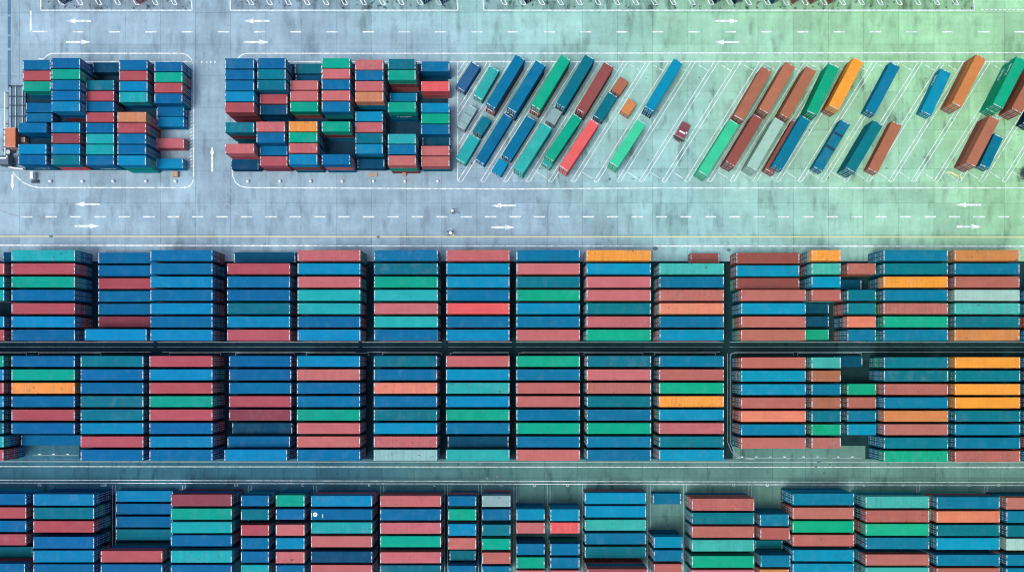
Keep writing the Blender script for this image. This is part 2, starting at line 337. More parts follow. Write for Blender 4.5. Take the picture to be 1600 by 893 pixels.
# ------------------------------------------------------------------ mesh helpers
class MB:
    def __init__(s): s.v = []; s.f = []; s.m = []
    def box(s, x0, y0, z0, x1, y1, z1, m=0, skip=''):
        b = len(s.v)
        s.v += [(x0, y0, z0), (x1, y0, z0), (x1, y1, z0), (x0, y1, z0), (x0, y0, z1), (x1, y0, z1), (x1, y1, z1), (x0, y1, z1)]
        for k, f in (('b', (0, 3, 2, 1)), ('t', (4, 5, 6, 7)), ('s', (0, 1, 5, 4)), ('e', (1, 2, 6, 5)), ('n', (2, 3, 7, 6)), ('w', (3, 0, 4, 7))):
            if k not in skip: s.f.append(tuple(b + i for i in f)); s.m.append(m)
    def quad(s, *p, m=0):
        b = len(s.v); s.v += list(p); s.f.append(tuple(range(b, b + len(p)))); s.m.append(m)
    def strip(s, prof, axis0, axis1, put, m=0):
        """extrude a polyline profile: put(p, a) -> point"""
        b = len(s.v)
        for p in prof: s.v += [put(p, axis0), put(p, axis1)]
        for i in range(len(prof) - 1):
            s.f.append((b + 2 * i, b + 2 * i + 2, b + 2 * i + 3, b + 2 * i + 1)); s.m.append(m)
    def cyl(s, c, r, h, n=12, m=0, axis='z', r2=None):
        b = len(s.v); r2 = r if r2 is None else r2
        for k, (rr, t) in enumerate(((r, 0), (r2, h))):
            for i in range(n):
                a = 2 * math.pi * i / n; ca, sa = rr * math.cos(a), rr * math.sin(a)
                s.v.append({'z': (c[0] + ca, c[1] + sa, c[2] + t), 'x': (c[0] + t, c[1] + ca, c[2] + sa), 'y': (c[0] + sa, c[1] + t, c[2] + ca)}[axis])
        for i in range(n):
            j = (i + 1) % n; s.f.append((b + i, b + j, b + n + j, b + n + i)); s.m.append(m)
        s.f.append(tuple(b + n + i for i in range(n))); s.m.append(m)
        s.f.append(tuple(b + n - 1 - i for i in range(n))); s.m.append(m)
    def mesh(s, name, mats):
        me = bpy.data.meshes.new(name); me.from_pydata(s.v, [], s.f)
        for m in mats: me.materials.append(m)
        me.polygons.foreach_set('material_index', s.m); me.update(); return me
    def obj(s, name, mats, parent=None, loc=None):
        o = bpy.data.objects.new(name, s.mesh(name, mats)); COL.objects.link(o)
        if parent: o.parent = parent
        if loc: o.location = loc
        return o
# ------------------------------------------------------------------ container prototypes (origin: base centre, long axis x, doors at +x)
def trap(a, b, pitch, depth, base):
    """trapezoid rib profile along one axis: list of (t, off)"""
    n = max(3, int(round((b - a) / pitch))); p = (b - a) / n; out = []
    for i in range(n):
        t = a + i * p
        out += [(t, base), (t + .25 * p, base), (t + .4 * p, base - depth), (t + .85 * p, base - depth)]
    out.append((b, base)); return out
def body_mesh(L, Wd, Hh, lite=False):
    mb = MB(); x, y = L / 2, Wd / 2
    pw = .16
    for sx in (-1, 1):
        for sy in (-1, 1):
            mb.box(min(sx * x, sx * (x - pw)), min(sy * y, sy * (y - pw)), 0.0, max(sx * x, sx * (x - pw)), max(sy * y, sy * (y - pw)), Hh)
    for sy in (-1, 1):
        mb.box(-x + pw, min(sy * y, sy * (y - .08)), Hh - .10, x - pw, max(sy * y, sy * (y - .08)), Hh - .005)
        mb.box(-x + pw, min(sy * y, sy * (y - .08)), .0, x - pw, max(sy * y, sy * (y - .08)), .16)
        pr = trap(-x + pw, x - pw, .55 if lite else .36, .045, y - .012)
        mb.strip(pr, .16, Hh - .10, (lambda p, a, sy=sy: (p[0], sy * p[1], a)))
    mb.box(-x, -y + pw, Hh - .12, -x + .08, y - pw, Hh - .005); mb.box(-x, -y + pw, 0, -x + .08, y - pw, .16)
    pr = trap(-y + pw, y - pw, .36, .045, x - .012)
    mb.strip(pr, .16, Hh - .12, lambda p, a: (-p[1], p[0], a))
    mb.box(x - .12, -y + pw, Hh - .12, x, y - pw, Hh - .005); mb.box(x - .12, -y + pw, 0, x, y - pw, .14)
    mb.quad((-x + .05, -y + .05, .12), (-x + .05, y - .05, .12), (x - .05, y - .05, .12), (x - .05, -y + .05, .12))
    return mb
def roof_mesh(L, Wd, Hh):
    mb = MB(); x, y = L / 2, Wd / 2
    pr = trap(-x + .18, x - .18, .42, .007, Hh - .012)
    mb.strip(pr, -y + .085, y - .085, lambda p, a: (p[0], a, p[1]))
    for sx in (-1, 1):
        a, b = sorted((sx * (x - .18), sx * (x - .085)))
        mb.quad((a, -y + .165, Hh - .013), (b, -y + .165, Hh - .013), (b, y - .165, Hh - .013), (a, y - .165, Hh - .013))
    return mb
def door_mesh(L, Wd, Hh, side):
    mb = MB(); x, y = L / 2, Wd / 2
    a, b = sorted((side * .012, side * (y - .17)))
    mb.box(x - .075, a, .15, x - .035, b, Hh - .13, 0)
    for k in range(4):
        z = .32 + k * (Hh - .6) / 4
        mb.box(x - .035, a + .07, z, x - .018, b - .07, z + .34, 0)
    for k in (.28, .72):
        yy = a + (b - a) * k
        mb.box(x - .018, yy - .028, .08, x + .022, yy + .028, Hh - .06, 1)
        for zz in (.32, 1.02, 1.62, 2.2):
            mb.box(x - .018, yy - .075, zz, x + .03, yy + .075, zz + .10, 1)
    mb.box(x - .018, a + .12, 1.16, x + .016, b - .12, 1.24, 1)
    return mb
def rail_mesh(L, Wd, Hh, sx):
    mb = MB(); x, y = L / 2, Wd / 2
    a, b = sorted((sx * (x - .19), sx * (x - .03)))
    mb.box(a, -y * .93, Hh - .004, b, y * .93, Hh + .016)
    return mb
PROTO = {}
DIM = {'long': (14.0, 2.45, TIER), 'short': (6.44, 2.25, TIER), 'box': (3.3, 2.2, TIER)}
NAME = {'long': 'long_container', 'short': 'short_container', 'box': 'box_container'}
def make_proto(kind):
    L, Wd, Hh = DIM[kind]
    PROTO[kind] = dict(
        body=body_mesh(L, Wd, Hh).mesh(NAME[kind], [PAINT]),
        roof=roof_mesh(L, Wd, Hh).mesh('roof', [PAINT]),
        doors=[door_mesh(L, Wd, Hh, s).mesh('door', [PAINT, BAR]) for s in (-1, 1)],
        rails=[rail_mesh(L, Wd, Hh, s).mesh('end_rail', [RAIL]) for s in (-1, 1)])
for k in DIM: make_proto(k)
GROUPS = {'long': 'long shipping containers stacked in the yard', 'short': 'short shipping containers stacked in the yard',
          'box': 'small box containers in the slanted lot'}
def child(name, me, root, color):
    o = bpy.data.objects.new(name, me); COL.objects.link(o); o.parent = root; o.color = color; return o
def container(kind, x, y, z, rot, lx, wy, rgb, stain, label, door_dir=None, parts=True, hs=1.0):
    """one container: the body with its roof, two doors and two pale end rails"""
    L, Wd, Hh = DIM[kind]; P = PROTO[kind]
    o = bpy.data.objects.new(NAME[kind], P['body']); COL.objects.link(o)
    o.location = (x, y, z); o.rotation_euler = (0, 0, rot); o.scale = (lx / L, wy / Wd, hs)
    c = (*rgb, stain); o.color = c
    tag(o, label, 'shipping container', GROUPS[kind])
    if parts:
        child('roof', P['roof'], o, c)
        for d in P['doors']: child('door', d, o, c)
        if kind != 'box':
            for r in P['rails']: child('end_rail', r, o, c)
    return o
LOWER = []   # (kind, x, y, z, rot, lx, wy, rgb)
def jit(rgb, a=5):
    d = random.uniform(-a, a); return tuple(max(0, v + d + random.uniform(-a / 2, a / 2)) for v in rgb)
ORD = ['first', 'second', 'third', 'fourth', 'fifth', 'sixth', 'seventh', 'eighth', 'ninth', 'tenth', 'eleventh', 'twelfth', 'thirteenth',
       'fourteenth', 'fifteenth', 'sixteenth', 'seventeenth', 'eighteenth', 'nineteenth', 'twentieth']
def build_stacks():
    bays = {}
    for c in CONT: bays.setdefault((c['area'], c['bay']), []).append(c)
    for (area, b), L in bays.items():
        L.sort(key=lambda c: c['q'][2])
        names = [PAL[c['code']][0] for c in L]
        where = f"{ORD[b-1]} bay from the west, {area}"
        keys = [(names[i], names[i-1] if i else None, names[i+1] if i + 1 < len(L) else None) for i in range(len(L))]
        for i, c in enumerate(L):
            k = c['kind'] if c['kind'] != 'box' else 'short'
            if i and i + 1 < len(L) and keys.count(keys[i]) == 1 and names[i] != names[i-1] and names[i] != names[i+1]:
                lab = f"{names[i]} {k} container between {names[i-1]} and {names[i+1]}, {where}"
                if names[i-1] == names[i+1]: lab = f"{names[i]} {k} container between two {names[i-1]} ones, {where}"
            elif i == 0: lab = f"{names[i]} {k} container heading the {where}"
            elif i + 1 == len(L): lab = f"{names[i]} {k} container closing the {where}"
            else: lab = f"{names[i]} {k} container, {ORD[i]} down, {where}"
            if len(lab.split()) > 16: lab = f"{names[i]} {k} container, {ORD[i]} down, {where}"
            if len(lab.split()) > 16: lab = lab.replace(' from the west', '')
            u0, u1, v0, v1 = c['q']; z1 = c['n'] * TIER
            xa, ya = W(u0, v1, z1); xb, yb = W(u1, v0, z1)
            cx, cy = (xa + xb) / 2, (ya + yb) / 2; um = (u0 + u1) / 2
            rot = 0.0 if um < NU else math.pi
            rot += math.radians(random.uniform(-.12, .12))
            rgb = paint(jit(code_rgb(c['code'], um)))
            container(c['kind'], cx, cy, z1 - TIER, rot, xb - xa, yb - ya, rgb, c['stain'], lab)
            for t in range(c['n'] - 1):
                if c['under'] and t == c['n'] - 2:
                    uc = paint(jit(code_rgb(c['under'], um)))
                    container(c['kind'], cx, cy, t * TIER, rot, xb - xa, yb - ya, uc, .2,
                              f"{PAL[c['under']][0]} {k} container beneath {names[i]} one, {where}")
                else:
                    q = random.choice('BBBBDTCRMMRAGBTS')
                    dx = random.uniform(-.1, .1)
                    LOWER.append((c['kind'], cx + dx, cy, t * TIER, rot, xb - xa, yb - ya, paint(jit(code_rgb(q, um)))))
def under_labels():
    return ['maroon long container beneath the westernmost big blue one in the slanted lot', 'dark blue long container beneath the second big blue one in the slanted lot',
            'maroon long container beneath the green one of the upper slanted rank', 'dark blue long container beneath the teal blue one, upper slanted rank',
            'maroon long container beneath another maroon one, by two small tan boxes', 'turquoise long container jutting out under the green one, lower slanted rank',
            'dark blue long container beneath the bright blue one among empty slanted bays', 'maroon long container beneath the middle one of three brown containers, slanted lot',
            'maroon long container set askew beneath a blue one, lower slanted rank', 'brown long container beneath the bright orange one, upper slanted rank',
            'teal blue long container beneath another teal one, lower slanted rank', 'brown long container beneath the tall tan one, upper slanted rank',
            'green long container with white lettering beneath another green one, upper slanted rank', 'maroon long container beneath the brown one cut by the frame, upper rank',
            'maroon long container beneath the tall dusty brown one, lower east corner']
def build_diag():
    UNDER = under_labels(); k_ = -1
    for d in DIAG:
        z1 = d['n'] * TIER
        TL = Vector(W(*d['TL'], z1)); TR = Vector(W(*d['TR'], z1)); BL = Vector(W(*d['BL'], z1))
        ax = (BL - TL); Ln = ax.length; ax.normalize()          # towards the lower end
        side = TR - TL; perp = Vector((-ax.y, ax.x)); wd = abs(side.dot(perp))
        wd = min(2.75, max(2.1, wd))
        c = TL + ax * Ln / 2 + perp * (1 if side.dot(perp) > 0 else -1) * wd / 2
        rot = math.atan2(ax.y, ax.x)
        um = d['TL'][0]
        rgb = paint(jit(code_rgb(d['code'], um), 4))
        nm = PAL[d['code']][0]
        word = {'long': 'long container', 'short': 'short container', 'box': 'small container'}[d['kind']]
        lab = f"{nm} {word} {d['where']}"
        container(d['kind'], c.x, c.y, z1 - TIER, rot, Ln, wd, rgb, d['stain'], lab)
        if d['n'] == 2 and not d['under']:
            LOWER.append((d['kind'], c.x, c.y, 0, rot, Ln, wd, tuple(v * .9 for v in rgb)))
        elif d['n'] == 2:
            k_ += 1
            uc = paint(jit(code_rgb(d['under'], um), 4))
            off = ax * .35 if d['code'] in 'GB' else ax * 0
            if d['where'].startswith('set askew'): off = Vector((-1.0, -.3))
            if d['under'] == 'A': off = ax * 1.1
            container(d['kind'], c.x + off.x, c.y + off.y, 0, rot, Ln, wd, uc, .3,
                      UNDER[k_])
    for code, u0, u1, lab in TOPLOT:
        xa, y0 = W(u0, 6.0); xb, _ = W(u1, 6.0)
        w = min(2.5, (xb - xa) * .86); ax = Vector((-.50, .866))
        cx = (xa + xb) / 2; L = 12.2
        # the lower end rests a little inside the stall lines
        c = Vector((cx, y0 + .45)) + ax * L / 2
        container('long', c.x, c.y, 0, math.atan2(-ax.y, -ax.x), L, w, paint(code_rgb(code, u0)), .3, lab)
# ------------------------------------------------------------------ lower tiers
def build_lower():
    import numpy as np
    lite = {}
    for k, (L, Wd, Hh) in DIM.items():
        mb = body_mesh(L, Wd, Hh, True); r = len(mb.f)
        for s in (-1, 1):
            d = door_mesh(L, Wd, Hh, s); o = len(mb.v)
            mb.v += d.v; mb.f += [tuple(i + o for i in f) for f in d.f]; mb.m += d.m
        mb.quad((-L/2+.08, -Wd/2+.085, Hh-.02), (L/2-.08, -Wd/2+.085, Hh-.02), (L/2-.08, Wd/2-.085, Hh-.02), (-L/2+.08, Wd/2-.085, Hh-.02))
        lite[k] = mb
    V = []; Fc = []; Mi = []; Cc = []
    for (k, x, y, z, rot, lx, wy, rgb) in LOWER:
        mb = lite[k]; L, Wd, Hh = DIM[k]; o = len(V)
        ca, sa = math.cos(rot), math.sin(rot); sx, sy = lx / L, wy / Wd
        for (a, b_, c) in mb.v:
            a *= sx; b_ *= sy
            V.append((x + a * ca - b_ * sa, y + a * sa + b_ * ca, z + c))
        Fc += [tuple(i + o for i in f) for f in mb.f]; Mi += mb.m
        Cc += [rgb] * len(mb.f)
    me = bpy.data.meshes.new('stacked_containers'); me.from_pydata(V, [], Fc)
    me.materials.append(PAINT_A); me.materials.append(BAR)
    me.polygons.foreach_set('material_index', Mi)
    at = me.color_attributes.new('paint', 'FLOAT_COLOR', 'CORNER')
    ls = np.array([len(f) for f in Fc]); cc = np.repeat(np.array([(*c, 1) for c in Cc]), ls, axis=0)
    at.data.foreach_set('color', cc.astype('f').ravel()); me.update()
    o = bpy.data.objects.new('stacked_containers', me); COL.objects.link(o)
    tag(o, 'lower tiers of tightly stacked containers showing only their ends', 'containers', kind='stuff')
build_stacks(); build_diag(); build_lower()
# ------------------------------------------------------------------ ground
def ground_mat(name, west, east, dark=1.0, px=8.2, py=7.4, jointy=0.0, tint=(.0085, .0085, -.34), stain=.42, lo=.64, mid=None, drips=True):
    m, nt, b = newmat(name)
    g = N(nt, 'ShaderNodeNewGeometry'); pos = g.outputs['Position']
    sep = N(nt, 'ShaderNodeSeparateXYZ'); nt.links.new(pos, sep.inputs[0]); X, Y = sep.outputs[0], sep.outputs[1]
    n1 = noise(nt, pos, .03, 4)
    # colour cast of the whole view put into the base: bluish west, greenish north-east
    t = mth(nt, 'ADD', mth(nt, 'MULTIPLY', X, tint[0]), mth(nt, 'MULTIPLY', Y, tint[1]))
    t = mth(nt, 'ADD', t, mth(nt, 'MULTIPLY', mth(nt, 'SUBTRACT', n1, .5), .5))
    t = mth(nt, 'ADD', t, tint[2]); t.node.use_clamp = True
    base = ramp(nt, t, [(.0, west), (.26, mid or tuple((a + b_) / 2 for a, b_ in zip(west, east))), (1.0, east)])
    # slab to slab tone
    fx = mth(nt, 'FLOOR', mth(nt, 'DIVIDE', X, px)); fy = mth(nt, 'FLOOR', mth(nt, 'DIVIDE', mth(nt, 'ADD', Y, jointy), py))
    cmb = N(nt, 'ShaderNodeCombineXYZ'); nt.links.new(fx, cmb.inputs[0]); nt.links.new(fy, cmb.inputs[1])
    wn = N(nt, 'ShaderNodeTexWhiteNoise', noise_dimensions='2D'); nt.links.new(cmb.outputs[0], wn.inputs['Vector'])
    tone = mth(nt, 'ADD', .89, mth(nt, 'MULTIPLY', wn.outputs['Value'], .2))
    # cloudy mottling and traffic wear
    mot = mth(nt, 'ADD', .56, mth(nt, 'MULTIPLY', noise(nt, pos, .11, 7, .68), .88))
    wear = mth(nt, 'ADD', .86, mth(nt, 'MULTIPLY', noise(nt, vmul(nt, pos, (.05, .55, 1)), 1.0, 4), .28))
    wear2 = mth(nt, 'ADD', .70, mth(nt, 'MULTIPLY', noise(nt, vmul(nt, pos, (.62, .07, 1)), 1.0, 6, .7), .62))
    fine = mth(nt, 'ADD', .92, mth(nt, 'MULTIPLY', noise(nt, pos, 1.7, 5, .7), .16))
    k = mth(nt, 'MULTIPLY', mth(nt, 'MULTIPLY', tone, mot), mth(nt, 'MULTIPLY', mth(nt, 'MULTIPLY', wear, wear2), fine))
    # joints
    def joint(v, p, w):
        f = mth(nt, 'FRACT', mth(nt, 'DIVIDE', v, p)); d = mth(nt, 'ABSOLUTE', mth(nt, 'SUBTRACT', f, .5))
        return mth(nt, 'GREATER_THAN', d, .5 - w / p)
    j = mth(nt, 'MAXIMUM', joint(X, px, .075), joint(mth(nt, 'ADD', Y, jointy), py, .06))
    jn = mth(nt, 'MULTIPLY', j, mth(nt, 'ADD', .02, mth(nt, 'MULTIPLY', noise(nt, pos, .35, 3), .5)))
    k = mth(nt, 'MULTIPLY', k, mth(nt, 'SUBTRACT', 1.0, jn))
    # oil stains
    st = ramp(nt, noise(nt, vmul(nt, pos, (.42, .13, 1)), 1.0, 5, .6), [(lo - .04, 0), (lo + .12, 1)])
    k = mth(nt, 'MULTIPLY', k, mth(nt, 'SUBTRACT', 1.0, mth(nt, 'MULTIPLY', st, stain)))
    drip = ramp(nt, noise(nt, pos, .9, 3, .5), [(lo + .09, 0), (lo + .12, 1)])
    k = mth(nt, 'MULTIPLY', k, mth(nt, 'SUBTRACT', 1.0, mth(nt, 'MULTIPLY', drip, stain * 1.1 * drips)))
    c = mixc(nt, 1.0, base, N(nt, 'ShaderNodeCombineColor').outputs[0], 'MULTIPLY')
    mix = c.node; cc = mix.inputs[7].links[0].from_node
    kk = mth(nt, 'MULTIPLY', k, dark)
    for i in range(3): nt.links.new(kk, cc.inputs[i])
    # pale scuffs
    sc2 = ramp(nt, noise(nt, vmul(nt, pos, (.5, .22, 1)), 1.0, 6, .7), [(.58, 0), (.78, 1)])
    c2 = mixc(nt, mth(nt, 'MULTIPLY', sc2, .22), c, tuple(min(1, v * 1.5) for v in west))
    nt.links.new(c2, b.inputs['Base Color'])
    b.inputs['Roughness'].default_value = .82; b.inputs['Specular IOR Level'].default_value = .06
    return m
GW = tuple(lin(v) / g for v, g in zip((154, 187, 207), GAIN)); GE = tuple(lin(v) / g for v, g in zip((157, 216, 171), GAIN))
GM = tuple(lin(v) / g for v, g in zip((155, 205, 208), GAIN))
CONC = ground_mat('pale_concrete', GW, GE, 1.10, stain=.30, lo=.56, mid=GM, drips=.35)
LOTM = ground_mat('lot_concrete', GW, GE, 1.10, 8.2, 9.0, 0.0, (.0085, .0085, -.34), .55, .59, GM)
LOTD = ground_mat('stained_lot_concrete', GW, GE, .85, 8.2, 9.0, 0.0, (.0085, .0085, -.34), .6, .52, GM)
BLOCK_SHADE = ground_mat('block_gap_shade', tuple(lin(v) / g for v, g in zip((34, 74, 102), GAIN)), tuple(lin(v) / g for v, g in zip((36, 84, 102), GAIN)), .9, 8.2, 9.0, 0.0, (.0085, .0085, -.2), .5, .58)  # darkened towards navy: shade between the short stacks is in this colour
YARD = ground_mat('yard_asphalt', tuple(lin(v) / g for v, g in zip((58, 112, 134), GAIN)), tuple(lin(v) / g for v, g in zip((104, 152, 140), GAIN)), 1.12, 7.6, 9.0, 0.0, (.008, .0, .35), .5, .6)
def sheet(name, u0, v0, u1, v1, z, mat, sub=1):
    xa, ya = W(u0, v1); xb, yb = W(u1, v0)
    mb = MB(); mb.quad((xa, ya, z), (xb, ya, z), (xb, yb, z), (xa, yb, z))
    o = mb.obj(name, [mat]); tag(o, kind='structure'); return o
sheet('ground', -4000, -4000, 5600, 5000, 0.0, CONC)
LANE_SHADE = ground_mat('lane_asphalt_shade', tuple(lin(v) / g for v, g in zip((18, 52, 74), GAIN)), tuple(lin(v) / g for v, g in zip((30, 66, 70), GAIN)), 1.0, 7.6, 9.0, 0.0, (.008, .0, .35), .5, .6)  # dark asphalt, taken darker still to carry the shade of gaps and aisles
sheet('shaded_yard_pavement', -700, 408, 2300, 717, .004, LANE_SHADE)  # yard ground with the gap shade in its colour
for u0, u1, v0 in ((1145, 1352, 696), (30, 124, 690)): sheet('bay_pavement', u0, v0, u1, 716.8, .008, YARD)
sheet('south_road', -700, 717.2, 2300, 2500, .004, YARD)
for u0, u1 in ((-60, 276), (290, 795), (1238, 1700)): sheet('bay_pavement', u0, 772, u1, 960, .008, LANE_SHADE)  # dark sheets under the bottom row: painted shade of the narrow aisles
sheet('parking_pavement', 714, 97, 2300, 284, .004, LOTM)
sheet('shaded_block_pavement', 40, 100, 244, 266, .004, BLOCK_SHADE)  # shade between the stacks, painted as a dark sheet
for u0, u1 in ((64, 300), (360, 715), (756, 1522)): sheet('parking_pavement', u0, -300, u1, 16, .004, LOTD)
sheet('shaded_block_pavement', 372, 100, 700, 266, .004, BLOCK_SHADE)
# ------------------------------------------------------------------ painted markings
m, nt, b = newmat('line_paint')
g = N(nt, 'ShaderNodeNewGeometry')
wr = ramp(nt, noise(nt, g.outputs['Position'], 1.1, 5, .7), [(.40, 0), (.58, 1)])
nt.links.new(mixc(nt, wr, (.36, .46, .48), (.70, .76, .78)), b.inputs['Base Color']); b.inputs['Roughness'].default_value = .6
LINE = m
FADED = plain('faded_line_paint', (.26, .36, .38), .7, 0, .5, .8)
YELLOW = plain('yellow_line_paint', (.55, .52, .22), .6)
class Paint:
    def __init__(s, z=.0125): s.mb = MB(); s.z = z
    def seg(s, u0, v0, u1, v1, w, m=0):
        a = Vector(W(u0, v0)); c = Vector(W(u1, v1)); d = (c - a)
        if d.length < 1e-6: return
        d.normalize(); p = Vector((-d.y, d.x)) * w / 2
        s.mb.quad((*(a - p), s.z), (*(c - p), s.z), (*(c + p), s.z), (*(a + p), s.z), m=m)
    def poly(s, pts, w, m=0):
        """mitred polyline"""
        P = [Vector(W(*p)) for p in pts]; L = []
        for i, p in enumerate(P):
            d0 = (p - P[i-1]).normalized() if i else (P[1] - p).normalized()
            d1 = (P[i+1] - p).normalized() if i + 1 < len(P) else d0
            t = (d0 + d1).normalized(); n = Vector((-t.y, t.x)); k = 1 / max(.35, n.dot(Vector((-d0.y, d0.x))))
            L.append((p - n * w / 2 * k, p + n * w / 2 * k))
        for (a, b_), (c, d) in zip(L, L[1:]):
            s.mb.quad((*a, s.z), (*c, s.z), (*d, s.z), (*b_, s.z), m=m)
    def arrow(s, u0, u1, v, hv=4.0, hl=15, w=.42, vert=False):
        sg = 1 if u1 > u0 else -1
        f = (lambda a, b_: W(b_, a)) if vert else (lambda a, b_: W(a, b_))
        hb = u1 - sg * hl
        A = f(u0, v - 1.5); B = f(hb, v - 1.5); C = f(hb, v + 1.5); D = f(u0, v + 1.5)
        q = [A, D, C, B]
        s.fix(q); s.fix([f(hb, v - hv), f(hb, v + hv), f(u1, v)])
    def fix(s, pts, m=0):
        a = sum(p[0] * q[1] - q[0] * p[1] for p, q in zip(pts, pts[1:] + pts[:1]))
        if a < 0: pts = pts[::-1]
        s.mb.quad(*[(p[0], p[1], s.z) for p in pts], m=m)
def arc(cx, cy, r, a0, a1, n=8):
    return [(cx + r * math.cos(math.radians(a0 + (a1 - a0) * i / n)), cy + r * math.sin(math.radians(a0 + (a1 - a0) * i / n))) for i in range(n + 1)]
pt = Paint()
LW = .23
# upper road
pt.seg(48, 17, 48, 49, .42); pt.seg(49.6, 49.6, 74, 49.6, .3)
u = 114
while u < 1640: pt.seg(u, 50, u + 17, 50, .3); u += 56.6
for a, b_, v in ((142, 103, 33), (421, 381, 33), (1117, 1155, 33), (103, 142, 66), (381, 420, 66), (1155, 1116, 66)): pt.arrow(a, b_, v)
pt.poly([(60, 92)] + arc(85, 104, 20.5, 215, 270) + arc(282, 103.5, 20, 270, 350)[0:], LW)
pt.seg(100, 96.5, 302, 96.5, LW); pt.seg(302.4, 97.6, 302.4, 276, LW)
pt.poly([(20, 268), (25, 275), (36, 285), (48, 290.5), (60, 293), (180, 293), (288, 293)] + arc(288, 279, 14, 90, 5), LW)
pt.poly(arc(388, 104, 20.5, 215, 270) + [(700, 83.5), (1150, 83), (1640, 82.4)], LW)
pt.poly([(362.5, 262), (363.5, 275), (368, 285), (376, 291), (386, 293), (560, 294), (800, 295.3), (1000, 293.8), (1640, 293.4)], LW)
for u in (314, 322, 328, 335): pt.seg(u, 97, u + 2.2, 97, .35)
pt.seg(395, 96.7, 1640, 96.2, .26)
# lower road
u = 33
while u < 1640: pt.seg(u, 338.6, u + 17.5, 338.6, .3); u += 38.15
for a, b_, v in ((156, 117, 319), (117, 155, 353), (806, 768, 321), (768, 804, 355), (1533, 1494, 320), (1495, 1533, 354)): pt.arrow(a, b_, v)
pt.seg(-40, 369, 1640, 370.5, .22, 1)
pt.poly([(-40, 382.8), (580, 384), (590, 384), (1640, 384.6)], .28)
pt.arrow(268, 228, 331.5, 3.2, 12, .4, True); pt.arrow(272, 297, 19.5, 3.2, 10, .4, True)
# lanes between the long rows
for u0, u1 in ((-30, 240), (246, 560), (566, 690), (700, 800), (806, 1130), (1140, 1640)):
    pt.seg(u0, 534.3, u1, 534.3, .12, 2); pt.seg(u0 + 8, 549.6, u1 - 5, 549.6, .10, 2); pt.seg(u0, 541.5, u1, 541.5, .06, 2)
for v in (720.5, 728.2): pt.seg(-40, v, 1640, v + 1.5, .15, 0 if v > 725 else 2)
for v in (749.2, 753.6): pt.seg(-40, v, 1640, v + 4.0, .15)
for u in (176, 285, 388, 490, 595, 695, 748, 803, 855, 910, 1012, 1068, 1170, 1222, 1328, 1432, 1538): 
    pt.seg(u, 757.5, u, 893, .12, 2); pt.seg(u + 4.5, 757.5, u + 4.5, 893, .12, 2)
for u in (1137, 1141): pt.poly([(u, 552), (u, 690), (u + 6, 705), (u + 16, 714), (u + 40, 717.5)], .10, 2)
# side bay frame of the west block
for k in range(22): pt.seg(297, 150 + k * 5.3, 300.5, 147 + k * 5.3, .2)
# slanted stalls
DX = 116.5; Y0, Y1 = 97.2, 283.0
def stall(xb, w):
    xt = xb + DX
    if xt < 716.5: return
    a = max(xb, 716.0); va = Y1 - (a - xb) / DX * (Y1 - Y0)
    pt.seg(a, va, xt, Y0 + .3, w)
for k in range(-3, 25):
    xb = 715.4 + 35.42 * k
    for e in (0, 6.6): stall(xb + e, .15)
    if k >= 0:
        pt.seg(xb + 1, Y1 + .4, xb + 6, Y1 + .4, .15)
        if k % 2 or k > 6: pt.seg(xb + 15.5, 267.8, xb + 33.0, 278.6, .12)
        if k > 3: pt.seg(xb + DX - 24, 101.5, xb + DX - 17, 105.6, .15); pt.seg(xb + DX - 15, 106.8, xb + DX - 9, 110.3, .15)
pt.seg(715.2, 97.5, 715.2, 282.6, .22)
pt.poly([(1480, 268.5), (1487, 270), (1503, 278)], .4, 1)
# cut lots along the frame top
for u0, u1 in ((63.5, 300.5), (359.5, 716), (755.5, 1523)):
    pt.seg(u0, 16.2, u1, 16.2, LW); pt.seg(u0 + .2, -40, u0 + .2, 15.2, .26); pt.seg(u1 - 2.8, -10, u1 - .4, 15, .26)
    u = u0 + 31
    while u < u1 - 10:
        for e in (0, 6): pt.seg(u + e, 7.4, u + e - 34, -52, .18)
        pt.seg(u + 1.0, 7.7, u + 5.2, 7.7, .16)
        u += 29.4
u = 1533
while u < 1640: pt.seg(u, 15.4, u + 3.6, 15.4, .3); u += 7
# bay corner ticks of the middle rows
for (u0, u1) in ((-10, 42), (60, 158), (264, 345), (368, 460), (478, 576), (597, 690), (703, 795), (810, 905), (912, 1005), (1022, 1118), (1143, 1240), (1246, 1346)):
    pt.seg(u0, 551.2, u1, 551.2, .09, 2); pt.seg(u0 + .4, 551.8, u0 + .4, 555, .09, 2); pt.seg(u1 - .4, 551.8, u1 - .4, 555, .09, 2)
for (u0, u1, v) in ((52, 122, 711), (1150, 1242, 715), (1246, 1294, 715), (1300, 1346, 715)):
    pt.seg(u0, v, u1, v, .1, 2)
    q = u0 + 8
    while q < u1: pt.seg(q, v - 1.8, q + 3.4, v - 1.8, .22); q += 22
o = pt.mb.obj('road_markings', [LINE, YELLOW, FADED]); tag(o, kind='structure')
# painted bay letters above the bottom row
tx = bpy.data.curves.new('bay_letters', 'FONT')
def letters(s, u, v, size):
    c = bpy.data.curves.new('bay_letters', 'FONT'); c.body = s; c.size = size; c.align_x = 'CENTER'; c.materials.append(LINE)
    o = bpy.data.objects.new('bay_letters', c); COL.objects.link(o); x, y = W(u, v); o.location = (x, y, .014); tag(o, kind='structure')
bpy.data.curves.remove(tx)
for s, u in (('03', 62), ('L09', 162), ('E3', 369), ('C', 473), ('B', 577), ('C', 679), ('O', 783), ('O', 835), ('O', 887), ('U', 1146), ('U', 1199), ('U', 1350), ('O', 1411), ('O', 1514), ('O', 1561)):
    letters(s, u, 759.5, .95)
